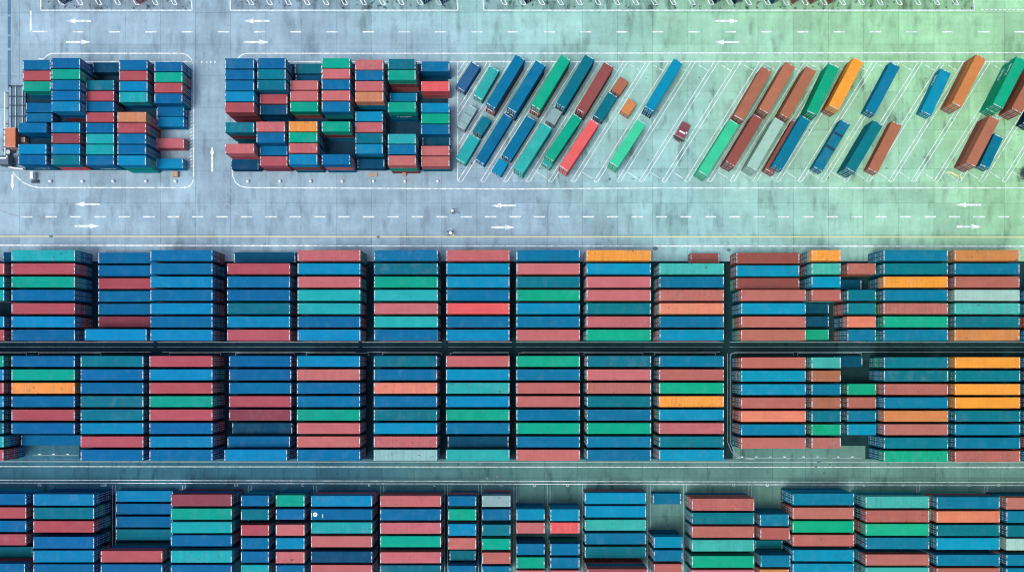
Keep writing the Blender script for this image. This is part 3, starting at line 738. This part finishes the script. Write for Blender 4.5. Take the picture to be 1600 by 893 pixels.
# curved tyre marks where trucks turn out of the lane between the short blocks
TYRE = plain('tyre_mark', (.20, .27, .33), .8, 0, .3, .6)
tp = Paint(.0075)
for r in (38, 44, 58, 66): tp.poly(arc(410, 262, r + 20, 175, 108, 14), .22)
for r in (60, 75): tp.poly(arc(640, 250, r, 30, 75, 12), .14)
tp.poly([(0, 328), (8, 331), (16, 334.5), (30, 337.6)], .3)
o = tp.mb.obj('tyre_marks', [TYRE]); tag(o, kind='structure')
# drain channel down the west edge of the road
mb = MB()
for v0, v1 in ((-40, 23), (26, 54), (57, 75), (79, 141)):
    xa, ya = W(12.2, v1); xb, yb = W(16.6, v0); mb.box(xa, ya, .0, xb, yb, .03)
o = mb.obj('drain_channel', [plain('drain_grate', (.035, .12, .2), .6)]); tag(o, 'long dark blue drain channel in the concrete at the yard edge', 'drain')
# ------------------------------------------------------------------ small things on the ground
def empty(name, u, v, label, cat, group=None, rot=0, z=0.0):
    o = bpy.data.objects.new(name, None); COL.objects.link(o); x, y = W(u, v); o.location = (x, y, z); o.rotation_euler = (0, 0, rot)
    return tag(o, label, cat, group)
# white kerb lights in front of the short blocks
spots = [(80, 'under the first bay of the west short block'), (130, 'under the second bay of the west short block'), (178, 'under the third bay of the west short block'),
         (229, 'under the fourth bay of the west short block'), (275, 'under the fifth bay of the west short block'), (388, 'under the first bay of the east short block'),
         (438, 'under the second bay of the east short block'), (486, 'under the third bay of the east short block'), (535, 'under the fourth bay of the east short block'),
         (584, 'under the fifth bay of the east short block'), (633, 'under the sixth bay of the east short block'), (684, 'under the seventh bay of the east short block')]
mb = MB(); mb.cyl((0, 0, 0), .42, .10, 16, 0, r2=.36); bol_base = mb.mesh('bollard', [STEEL_BL])
mb = MB(); mb.cyl((0, 0, .10), .33, .62, 16, 0, r2=.26); mb.cyl((0, 0, .72), .26, .10, 16, 0, r2=.10); bol_post = mb.mesh('post', [plain('bollard_white', (.8, .85, .86), .5)])
for u, wh in spots:
    x, y = W(u, 283.8)
    o = bpy.data.objects.new('bollard', bol_base); COL.objects.link(o); o.location = (x, y, 0)
    tag(o, 'short white round bollard ' + wh, 'bollard', 'white bollards along the short blocks')
    p = bpy.data.objects.new('post', bol_post); COL.objects.link(p); p.parent = o
# manhole covers
mb = MB(); mb.cyl((0, 0, 0), .62, .03, 24)
mcov = mb.mesh('manhole_cover', [plain('cast_iron', (.03, .05, .07), .5)])
mb = MB()
for i in range(-3, 4): mb.box(-.5 + abs(i) * .06, i * .14 - .03, .03, .5 - abs(i) * .06, i * .14 + .03, .045)
mrib = mb.mesh('ribs', [STEEL_BL])
for u, v, lab, sx in ((1024, 388, 'dark oval manhole cover above a turquoise container, top long row', 1.0), (1139, 390.5, 'dark round manhole cover near the twelfth bay, top long row', .7),
                  (80, 369, 'small dark drain cover on the yellow line, west road', .7), (1279, 721, 'dark manhole cover on the white line south of the middle row', .6),
                  (1275, 728, 'dark manhole cover touching the lower white line, south road', .6), (750, 724, 'dark square-ish cover between white lines below turquoise container', .6),
                  (761, 747, 'dark wide cover on the south road, west of another', .7), (776, 744, 'dark small cover on the south road, east of a wider one', .6),
                  (591, 370, 'small cover on the yellow line south of a white dash', .6), (1531, 262, 'round cover by the east stall corner', .5)):
    x, y = W(u, v)
    o = bpy.data.objects.new('manhole_cover', mcov); COL.objects.link(o); o.location = (x, y, .005); o.scale = (sx, sx * .75, 1)
    tag(o, lab, 'manhole cover', 'manhole covers set in the ground')
    r = bpy.data.objects.new('ribs', mrib); COL.objects.link(r); r.parent = o
# crates and pallets at the foot of the blocks
WOOD = plain('pale_wood', (.36, .26, .2), .8, 0, .25, 4)
def crate(u0, v0, u1, v1, h, label, mat):
    xa, ya = W(u0, v1); xb, yb = W(u1, v0); w, d = xb - xa, yb - ya
    mb = MB(); n = max(3, int(w / .3))
    for i in range(n): mb.box(-w/2 + i * w / n, -d/2, .12, -w/2 + (i + .9) * w / n, d/2, h)
    for s in (-1, 0, 1): mb.box(-w/2, s * (d/2 - .08) - .08, 0, w/2, s * (d/2 - .08) + .08, .118)
    o = mb.obj('wooden_crate', [mat], None, ((xa + xb) / 2, (ya + yb) / 2, .004))
    mb = MB()
    for s in (-1, 1): mb.box(-w/2 - .02, s * d * .3 - .06, h, w/2 + .02, s * d * .3 + .06, h + .05)
    mb.obj('batten', [mat], o)
    tag(o, label, 'crate', 'wooden crates at the short blocks')
crate(31, 217.2, 45.5, 224.6, 1.6, 'pale beige crate between the tan truck load and blue containers', plain('beige_board', (.5, .38, .3), .8))
crate(271, 269, 280, 277, .9, 'worn tan crate below the fifth bay of the west short block', WOOD)
crate(576, 270.5, 590, 275.5, .25, 'flat brown slatted pallet below the fifth bay, east short block', WOOD)
crate(629, 270, 635, 275, .8, 'small tan crate below the sixth bay of the east short block', WOOD)
# white utility post west block
e = empty('utility_cabinet', 55, 276, 'white upright utility cabinet on dark foot by the west block curb', 'cabinet')
mb = MB(); mb.box(-.28, -.75, 0, .28, .75, 1.5); mb.obj('cabinet_body', [WHITE], e)
mb = MB(); mb.box(-.33, -.80, 1.5, .33, .80, 1.58); mb.obj('lid', [WHITE], e)
mb = MB(); mb.box(-.7, -1.5, 0, 1.0, -.8, .4); mb.box(-.4, -1.35, .4, .7, -.95, .7); mb.obj('foot', [STEEL_DK], e)
# guard rail round the truck lane
def tube(mb, pts, r, n=6):
    for a, b_ in zip(pts, pts[1:]):
        a, b_ = Vector(a), Vector(b_); d = (b_ - a).normalized(); s = d.cross(Vector((0, 0, 1)));
        if s.length < 1e-3: s = Vector((1, 0, 0))
        s.normalize(); t = s.cross(d); o = len(mb.v)
        for c in (a, b_):
            for i in range(n):
                an = 2 * math.pi * i / n; mb.v.append(tuple(c + s * r * math.cos(an) + t * r * math.sin(an)))
        for i in range(n):
            j = (i + 1) % n; mb.f.append((o + i, o + j, o + n + j, o + n + i)); mb.m.append(0)
e = empty('guard_rail', 12, 200, 'white guard rail curving round the tan truck load at the block edge', 'guard rail')
ex, ey = e.location.x, e.location.y
path = [(12, 146), (12, 170), (12, 194), (12, 232), (12, 252), (13.5, 259), (18, 262.5), (28, 264), (40, 265.5)]
P3 = [(W(*p)[0] - ex, W(*p)[1] - ey, .95) for p in path]
mb = MB(); tube(mb, P3, .17); mb.obj('rail', [WHITE], e)
for p in P3:
    mb = MB(); mb.box(p[0] - .07, p[1] - .07, 0, p[0] + .07, p[1] + .07, .9); mb.obj('post', [STEEL_BL], e)
# open steel frame (flat rack) beside the west block
e = empty('flat_rack', 29, 168, 'open dark steel flat rack frame beside the west short block', 'flat rack')
ex, ey = e.location.x, e.location.y
x0, y0 = W(17, 222); x1, y1 = W(41, 134)
mb = MB(); mb.box(x0 - ex, y0 - ey, .0, x1 - ex, y1 - ey, .28); mb.obj('deck', [plain('deck_steel', (.06, .12, .16), .7, 0, .4, .5)], e)
for u in (18, 26.5, 37): 
    x, _ = W(u, 0); mb = MB(); mb.box(x - ex - .12, y0 - ey, .28, x - ex + .12, y1 - ey, .55); mb.obj('beam', [plain('pale_steel', (.3, .4, .46), .5)], e)
for v in (136, 152, 166, 183, 203, 219):
    _, y = W(0, v); mb = MB(); mb.box(x0 - ex, y - ey - .1, .55, x1 - ex, y - ey + .1, .72); mb.obj('crossbar', [STEEL_DK], e)
for (ux, uy) in ((17.8, 136), (40, 136)):
    x, y = W(ux, uy); mb = MB(); mb.box(x - ex - .15, y - ey - .15, .28, x - ex + .15, y - ey + .15, 1.1); mb.obj('end_post', [STEEL_DK], e)
# ------------------------------------------------------------------ trucks
def wheel(parent, x, y, r=.5, w=.32):
    mb = MB(); mb.cyl((0, -w / 2, 0), r, w, 18, 0, 'y'); t = mb.obj('wheel', [RUBBER], parent, (x, y, r))
    mb = MB(); mb.cyl((0, -w / 2 - .01, 0), r * .55, w + .02, 14, 0, 'y'); mb.obj('rim', [BAR], t)
def tractor(name, u, v, rot, label, cabmat, length=5.6):
    """terminal tractor, nose towards +x"""
    e = empty(name, u, v, label, 'truck', None, rot)
    L = length / 2
    mb = MB(); mb.box(-L, -.42, .55, L - .1, .42, .85); mb.obj('chassis', [STEEL_DK], e)
    mb = MB(); x0, x1 = L - 2.3, L
    # cab with a raked front
    P = [(x0, .7), (x1, .7), (x1, 1.55), (x1 - .28, 2.62), (x1 - .55, 2.75), (x0 + .1, 2.75), (x0, 2.6)]
    o = len(mb.v)
    for s in (-1.12, 1.12): mb.v += [(p[0], s, p[1]) for p in P]
    n = len(P); mb.f.append(tuple(o + i for i in range(n))); mb.m.append(0); mb.f.append(tuple(o + n + n - 1 - i for i in range(n))); mb.m.append(0)
    for i in range(n):
        j = (i + 1) % n; mb.f.append((o + i, o + n + i, o + n + j, o + j)); mb.m.append(0)
    cab = mb.obj('cab', [cabmat], e)
    mb = MB(); mb.quad((x1 + .015, -.98, 1.6), (x1 + .015, .98, 1.6), (x1 - .25, .98, 2.56), (x1 - .25, -.98, 2.56)); mb.obj('windscreen', [GLASS], cab)
    for s in (-1, 1):
        mb = MB(); mb.box(x1 - 1.25, min(s * 1.12, s * 1.14), 1.55, x1 - .5, max(s * 1.12, s * 1.14), 2.35); mb.obj('side_window', [GLASS], cab)
        mb = MB(); mb.box(x1 - .05, s * .85 - .16, .95, x1 + .04, s * .85 + .16, 1.15); mb.obj('headlight', [WHITE], e)
        mb = MB(); mb.box(x1 - .35, min(s * 1.16, s * 1.42), 1.6, x1 - .25, max(s * 1.16, s * 1.42), 2.2); mb.obj('mirror', [STEEL_DK], e)
    mb = MB(); mb.box(x0 + .55, -.7, 2.76, x0 + .85, .7, 2.90); mb.obj('roof_vent', [WHITE], cab)
    mb = MB(); mb.box(x0 + .2, .78, 2.76, x0 + .55, 1.05, 2.95); mb.obj('beacon', [WHITE], cab)
    mb = MB(); mb.cyl((-L + 1.1, 0, .86), .5, .12, 16); mb.obj('fifth_wheel', [BAR], e)
    for s in (-1, 1):
        wheel(e, L - .9, s * .98); wheel(e, -L + .75, s * .95); wheel(e, -L + 1.75, s * .95) if length > 5.4 else None
    return e
def uvdir(du, dv): return math.atan2(-dv, du)
t = tractor('tractor_truck', 1064, 208.5, uvdir(-50, 92), 'small dark red tractor truck with white roof details in empty slanted bays', RED_CAB, 4.4)
# rear deck plate of the red tractor
mb = MB(); mb.box(-2.2, -1.05, .86, -.25, 1.05, 1.55); mb.obj('rear_body', [RED_CAB], t)
# truck under the tan load at the west edge (nose to the south)
t = tractor('tractor_truck', 16.6, 247, -math.pi / 2, 'dark blue-grey truck with tan container behind, at the west block edge', plain('dark_cab_paint', (.05, .09, .13), .4), 4.6)
e = empty('container_trailer', 17, 218, 'dark low trailer carrying a tan short container at the west edge', 'trailer')
mb = MB()
for s in (-.7, .7): mb.box(s - .12, -2.3, .8, s + .12, 2.3, 1.05)
for y in (-2.0, -.7, .7, 2.0): mb.box(-1.1, y - .1, 1.05, 1.1, y + .1, 1.15)
mb.obj('frame', [STEEL_DK], e)
for s in (-1, 1):
    for y in (1.0, 2.0):
        mb = MB(); mb.cyl((-.16, 0, 0), .48, .32, 18, 0, 'x'); w_ = mb.obj('wheel', [RUBBER], e, (s * .95, y, .48))
xa, ya = W(7.8, 229.5, 3.75); xb, yb = W(24, 199.3, 3.75)
container('short', (xa + xb) / 2, (ya + yb) / 2, 1.155, -math.pi / 2, yb - ya, xb - xa, paint((214, 140, 112)), .3, 'tan short container carried upright by the truck at the west edge')
# ------------------------------------------------------------------ people
def skin(name, verts, edges, radii, mat, parent, root=0, sub=2):
    me = bpy.data.meshes.new(name); me.from_pydata(verts, edges, []); me.materials.append(mat)
    o = bpy.data.objects.new(name, me); COL.objects.link(o)
    if parent: o.parent = parent
    md = o.modifiers.new('skin', 'SKIN'); md.use_smooth_shade = True
    if not me.skin_vertices: 
        bpy.context.view_layer.objects.active = o
    for i, r in enumerate(radii):
        me.skin_vertices[0].data[i].radius = r if isinstance(r, tuple) else (r, r)
        me.skin_vertices[0].data[i].use_root = (i == root)
    s = o.modifiers.new('sub', 'SUBSURF'); s.levels = sub; s.render_levels = sub
    return o
CLOTH = plain('dark_workwear', (.02, .035, .05), .9); SKIN = plain('skin', (.42, .28, .21), .6)
VEST = plain('white_vest', (.8, .84, .84), .8); VEST_Y = plain('pale_yellow_vest', (.72, .76, .5), .8); HAT = plain('yellow_hard_hat', (.72, .66, .08), .4); HATW = plain('pale_hard_hat', (.78, .82, .6), .4)
def person(u, v, rot, sc_, label, J, vest, hat, pole=None):
    """J: joint name -> position (x forward, y left, z up)"""
    names = ['pelvis', 'belly', 'chest', 'neck', 'head', 'lsh', 'lel', 'lwr', 'lha', 'rsh', 'rel', 'rwr', 'rha', 'lhip', 'lkn', 'lan', 'lto', 'rhip', 'rkn', 'ran', 'rto']
    R = dict(pelvis=(.15, .12), belly=(.15, .11), chest=(.17, .12), neck=.06, head=.095, lsh=.075, lel=.05, lwr=.035, lha=.04, rsh=.075, rel=.05, rwr=.035, rha=.04,
             lhip=.10, lkn=.065, lan=.045, lto=.045, rhip=.10, rkn=.065, ran=.045, rto=.045)
    E = [('pelvis', 'belly'), ('belly', 'chest'), ('chest', 'neck'), ('neck', 'head'), ('chest', 'lsh'), ('lsh', 'lel'), ('lel', 'lwr'), ('lwr', 'lha'),
         ('chest', 'rsh'), ('rsh', 'rel'), ('rel', 'rwr'), ('rwr', 'rha'), ('pelvis', 'lhip'), ('lhip', 'lkn'), ('lkn', 'lan'), ('lan', 'lto'),
         ('pelvis', 'rhip'), ('rhip', 'rkn'), ('rkn', 'ran'), ('ran', 'rto')]
    ix = {n: i for i, n in enumerate(names)}
    o = skin('person', [J[n] for n in names], [(ix[a], ix[b_]) for a, b_ in E], [R[n] for n in names], CLOTH, None)
    me = o.data
    x, y = W(u, v); o.location = (x, y, .01); o.rotation_euler = (0, 0, rot); o.scale = (sc_,) * 3
    tag(o, label, 'person', 'people working on the road')
    # head, hat, vest and fingered hands
    hd = Vector(J['head']); up = (hd - Vector(J['neck'])).normalized()
    q = up.to_track_quat('Z', 'Y').to_matrix().to_4x4()
    bm = bmesh.new(); bmesh.ops.create_uvsphere(bm, u_segments=16, v_segments=12, radius=.115, matrix=Matrix.Translation(hd + up * .03) @ q @ Matrix.Diagonal((1.05, .86, 1.12, 1)))
    mh = bpy.data.meshes.new('face'); bm.to_mesh(mh); bm.free(); mh.materials.append(SKIN); h = bpy.data.objects.new('face', mh); COL.objects.link(h); h.parent = o
    bm = bmesh.new(); bmesh.ops.create_uvsphere(bm, u_segments=18, v_segments=12, radius=.155, matrix=Matrix.Translation(hd + up * .06) @ q)
    bmesh.ops.bisect_plane(bm, geom=bm.verts[:] + bm.edges[:] + bm.faces[:], plane_co=hd + up * .05, plane_no=up, clear_inner=True)
    bmesh.ops.create_cone(bm, cap_ends=True, segments=20, radius1=.20, radius2=.19, depth=.02, matrix=Matrix.Translation(hd + up * .05) @ q)
    mh = bpy.data.meshes.new('hard_hat'); bm.to_mesh(mh); bm.free(); mh.materials.append(hat); h = bpy.data.objects.new('hard_hat', mh); COL.objects.link(h); h.parent = o
    tv = [J['pelvis'], J['belly'], J['chest'], tuple(Vector(J['chest']).lerp(Vector(J['neck']), .5)), tuple(Vector(J['lsh'])), tuple(Vector(J['rsh']))]
    skin('vest', tv, [(0, 1), (1, 2), (2, 3), (2, 4), (2, 5)], [(.19, .15), (.19, .145), (.21, .155), .11, .10, .10], vest, o)
    for s in 'lr':
        w_, hnd = Vector(J[s + 'wr']), Vector(J[s + 'ha']); d = (hnd - w_).normalized(); sd = d.cross(Vector((0, 0, 1))); sd = sd.normalized() if sd.length > .01 else Vector((1, 0, 0))
        vs = [tuple(hnd)]; es = []; rr = [.03]
        for k, ln in enumerate((.075, .09, .085, .065)):
            a = hnd + sd * (k - 1.5) * .022 + d * .04; b_ = a + d * ln * .5 - Vector((0, 0, .012)); c = a + d * ln - Vector((0, 0, .035))
            i = len(vs); vs += [tuple(a), tuple(b_), tuple(c)]; es += [(0, i), (i, i + 1), (i + 1, i + 2)]; rr += [.010, .009, .008]
        i = len(vs); vs += [tuple(hnd + sd * .04 + d * .01), tuple(hnd + sd * .065 + d * .05)]; es += [(0, i), (i, i + 1)]; rr += [.011, .009]
        skin('hand', vs, es, rr, SKIN, o, 0, 1)
    return o
# bent forward, arms out, stepping
J1 = dict(pelvis=(-.22, 0, .95), belly=(-.05, 0, 1.12), chest=(.22, 0, 1.28), neck=(.40, 0, 1.36), head=(.55, 0, 1.40),
          lsh=(.20, .22, 1.30), lel=(.12, .52, 1.12), lwr=(-.10, .70, .98), lha=(-.17, .74, .94), rsh=(.20, -.22, 1.30), rel=(.06, -.50, 1.10), rwr=(-.16, -.64, .96), rha=(-.23, -.68, .92),
          lhip=(-.24, .10, .90), lkn=(-.05, .13, .50), lan=(-.28, .13, .08), lto=(-.08, .14, .05), rhip=(-.26, -.10, .90), rkn=(-.42, -.12, .50), ran=(-.78, -.12, .12), rto=(-.62, -.12, .05))
person(704.6, 365.2, uvdir(1.0, .85), 1.5, 'person in white vest and yellow hard hat bending forward on the yellow line', J1, VEST, HAT)
J2 = dict(pelvis=(0, 0, .95), belly=(.02, 0, 1.12), chest=(.04, 0, 1.35), neck=(.05, 0, 1.50), head=(.07, 0, 1.62),
          lsh=(.04, .22, 1.42), lel=(.10, .42, 1.20), lwr=(.34, .36, 1.12), lha=(.41, .33, 1.11), rsh=(.04, -.22, 1.42), rel=(.12, -.38, 1.18), rwr=(.40, -.22, 1.02), rha=(.47, -.18, 1.01),
          lhip=(0, .10, .90), lkn=(.08, .12, .50), lan=(.02, .13, .08), lto=(.20, .15, .05), rhip=(0, -.10, .90), rkn=(.02, -.12, .50), ran=(-.08, -.13, .08), rto=(.10, -.15, .05))
person(707.6, 332, uvdir(1.0, .1), 1.5, 'person in pale yellow vest holding a thin pole near the dashed line', J2, VEST_Y, HATW)
e = empty('broom', 712.5, 332.4, 'thin dark broom held by the person in the pale yellow vest', 'broom')
mb = MB(); tube(mb, [(-.55, 0, 1.45), (.75, 0, .06)], .022); mb.obj('handle', [STEEL_DK], e)
mb = MB(); mb.box(.68, -.2, .012, .80, .2, .09); mb.obj('head', [STEEL_DK], e)
# ------------------------------------------------------------------ dark shrub at the east edge
LEAF = plain('dark_leaves', (.018, .05, .05), .8, 0, .4, 2)
e = empty('shrub', 1598.5, 272, 'dark leafy shrub at the east edge of the slanted lot', 'shrub')
mb = MB()
for k in range(900):
    a = random.uniform(0, 6.283); r = 1.25 * random.random() ** .5; zz = random.uniform(.25, 1.9)
    rr = r * (1 - .35 * abs(zz - 1) ) * (1 + .25 * math.sin(3 * a + zz * 4)); c = Vector((rr * math.cos(a), 1.25 * rr * math.sin(a), zz))
    d = Vector((random.uniform(-1, 1), random.uniform(-1, 1), random.uniform(-.3, .6))).normalized(); s = d.cross(Vector((random.random(), random.random(), 1))).normalized() * .05; d = d * .13
    mb.quad(tuple(c - d), tuple(c + s), tuple(c + d), tuple(c - s))
mb.obj('crown', [LEAF], e)
mb = MB(); mb.cyl((0, 0, 0), .09, 1.0, 8, 0, 'z', .05); mb.obj('trunk', [plain('bark', (.08, .06, .05), .9)], e)
# white round mark, roof bands and side lettering that single out a few containers
def mark(o, name, quads, z=None, y=None, mat=None):
    """quads in the container's own axes: on the roof (x0, y0, x1, y1) or on the side (x0, z0, x1, z1)"""
    mb = MB()
    for a, b_, c, d in quads:
        if y is None: mb.box(a, b_, z, c, d, z + .03)
        else: mb.box(a, min(y, y - .008), b_, c, max(y, y - .008), d)
    mb.obj(name, [mat or WHITE], o)
def letters_row(x0, x1, z0, z1, n, seed):
    r = random.Random(seed); out = []; p = (x1 - x0) / n
    for i in range(n):
        a = x0 + i * p; w_ = p * .72; st = (z1 - z0) * .22
        out.append((a, z0, a + w_ * .28, z1))
        if r.random() < .7: out.append((a + w_ * .3, z1 - st, a + w_, z1))
        if r.random() < .6: out.append((a + w_ * .3, z0, a + w_, z0 + st))
        if r.random() < .5: out.append((a + w_ * .3, (z0 + z1 - st) / 2, a + w_, (z0 + z1 + st) / 2))
    return out
for o in list(COL.objects):
    lab = o.get('label', ''); kd = 'short' if 'short container' in lab else 'long'
    L, Wd, Hh = DIM[kd]
    if lab.startswith('blue long container between bright blue and turquoise, seventh bay from the west, bottom'):
        mb = MB(); mb.cyl((-L / 2 + .95, .0, Hh), .48, .012, 24); mb.obj('roof_mark', [WHITE], o)
        mark(o, 'roof_mark_sign', [(-L / 2 + .75, -.05, -L / 2 + 1.15, .06), (-L / 2 + .98, .06, -L / 2 + 1.1, .25), (-L / 2 + .78, -.26, -L / 2 + .9, -.05)], z=Hh + .013, mat=STEEL_DK)
        mark(o, 'roof_stroke', [(-L / 2 + 2.6, -.75, -L / 2 + 2.72, .1)], z=Hh)
    elif 'with two dark bands across its roof' in lab:
        mark(o, 'roof_band', [(-3.6, -1.1, -3.0, 1.1), (.3, -1.1, 1.0, 1.1)], z=Hh, mat=BAND)
    elif 'with a split roof' in lab:
        mark(o, 'roof_seam', [(-.9, -1.05, -.75, 1.05), (1.5, -1.05, 1.58, 1.05)], z=Hh, mat=STEEL_DK)
    elif 'with white side lettering' in lab or 'with white lettering' in lab:
        mark(o, 'side_lettering', letters_row(-5.2, -1.6, 1.0, 2.0, 6, 3), y=-Wd / 2)
    elif 'container beneath' in lab and ('teal blue' in lab[:10]) and 'short' in lab:
        mark(o, 'side_lettering', letters_row(-1.6, 1.9, 1.25, 1.75, 9, 5), y=-Wd / 2)
# ------------------------------------------------------------------ camera and light
cam = bpy.data.cameras.new('camera'); co = bpy.data.objects.new('camera', cam); COL.objects.link(co)
co.location = (0, 0, H); co.rotation_euler = (0, 0, 0)
cam.sensor_width = 36; cam.lens = F / 1600 * 36; cam.shift_x = 0; cam.shift_y = (NV - 446.5) / 1600; cam.clip_end = 3000; cam.clip_start = 1
sc.camera = co
EL, AZ = math.radians(68), math.radians(-130)     # high soft sun from the south-west
w = bpy.data.worlds.new('World'); sc.world = w; w.use_nodes = True
nt = w.node_tree; bg = nt.nodes['Background']
sky = nt.nodes.new('ShaderNodeTexSky'); sky.sky_type = 'NISHITA'; sky.sun_disc = False; sky.sun_elevation = EL; sky.sun_rotation = AZ
sky.air_density = 1.0; sky.dust_density = 4.0; sky.ozone_density = 1.5
nt.links.new(sky.outputs[0], bg.inputs[0]); bg.inputs[1].default_value = .12
s = bpy.data.lights.new('sun', 'SUN'); s.energy = 1.1; s.angle = math.radians(24); s.color = (1, .97, .92)
so = bpy.data.objects.new('sun', s); COL.objects.link(so)
d = Vector((math.sin(AZ) * math.cos(EL), math.cos(AZ) * math.cos(EL), math.sin(EL)))
so.rotation_euler = d.to_track_quat('Z', 'Y').to_euler()
sc.view_settings.view_transform = 'Standard'; sc.view_settings.look = 'None'; sc.view_settings.gamma = 1; sc.view_settings.use_curve_mapping = False
sc.view_settings.exposure = 0.85
sc.cycles.max_bounces = 6; sc.cycles.diffuse_bounces = 1; sc.cycles.filter_width = 1.15
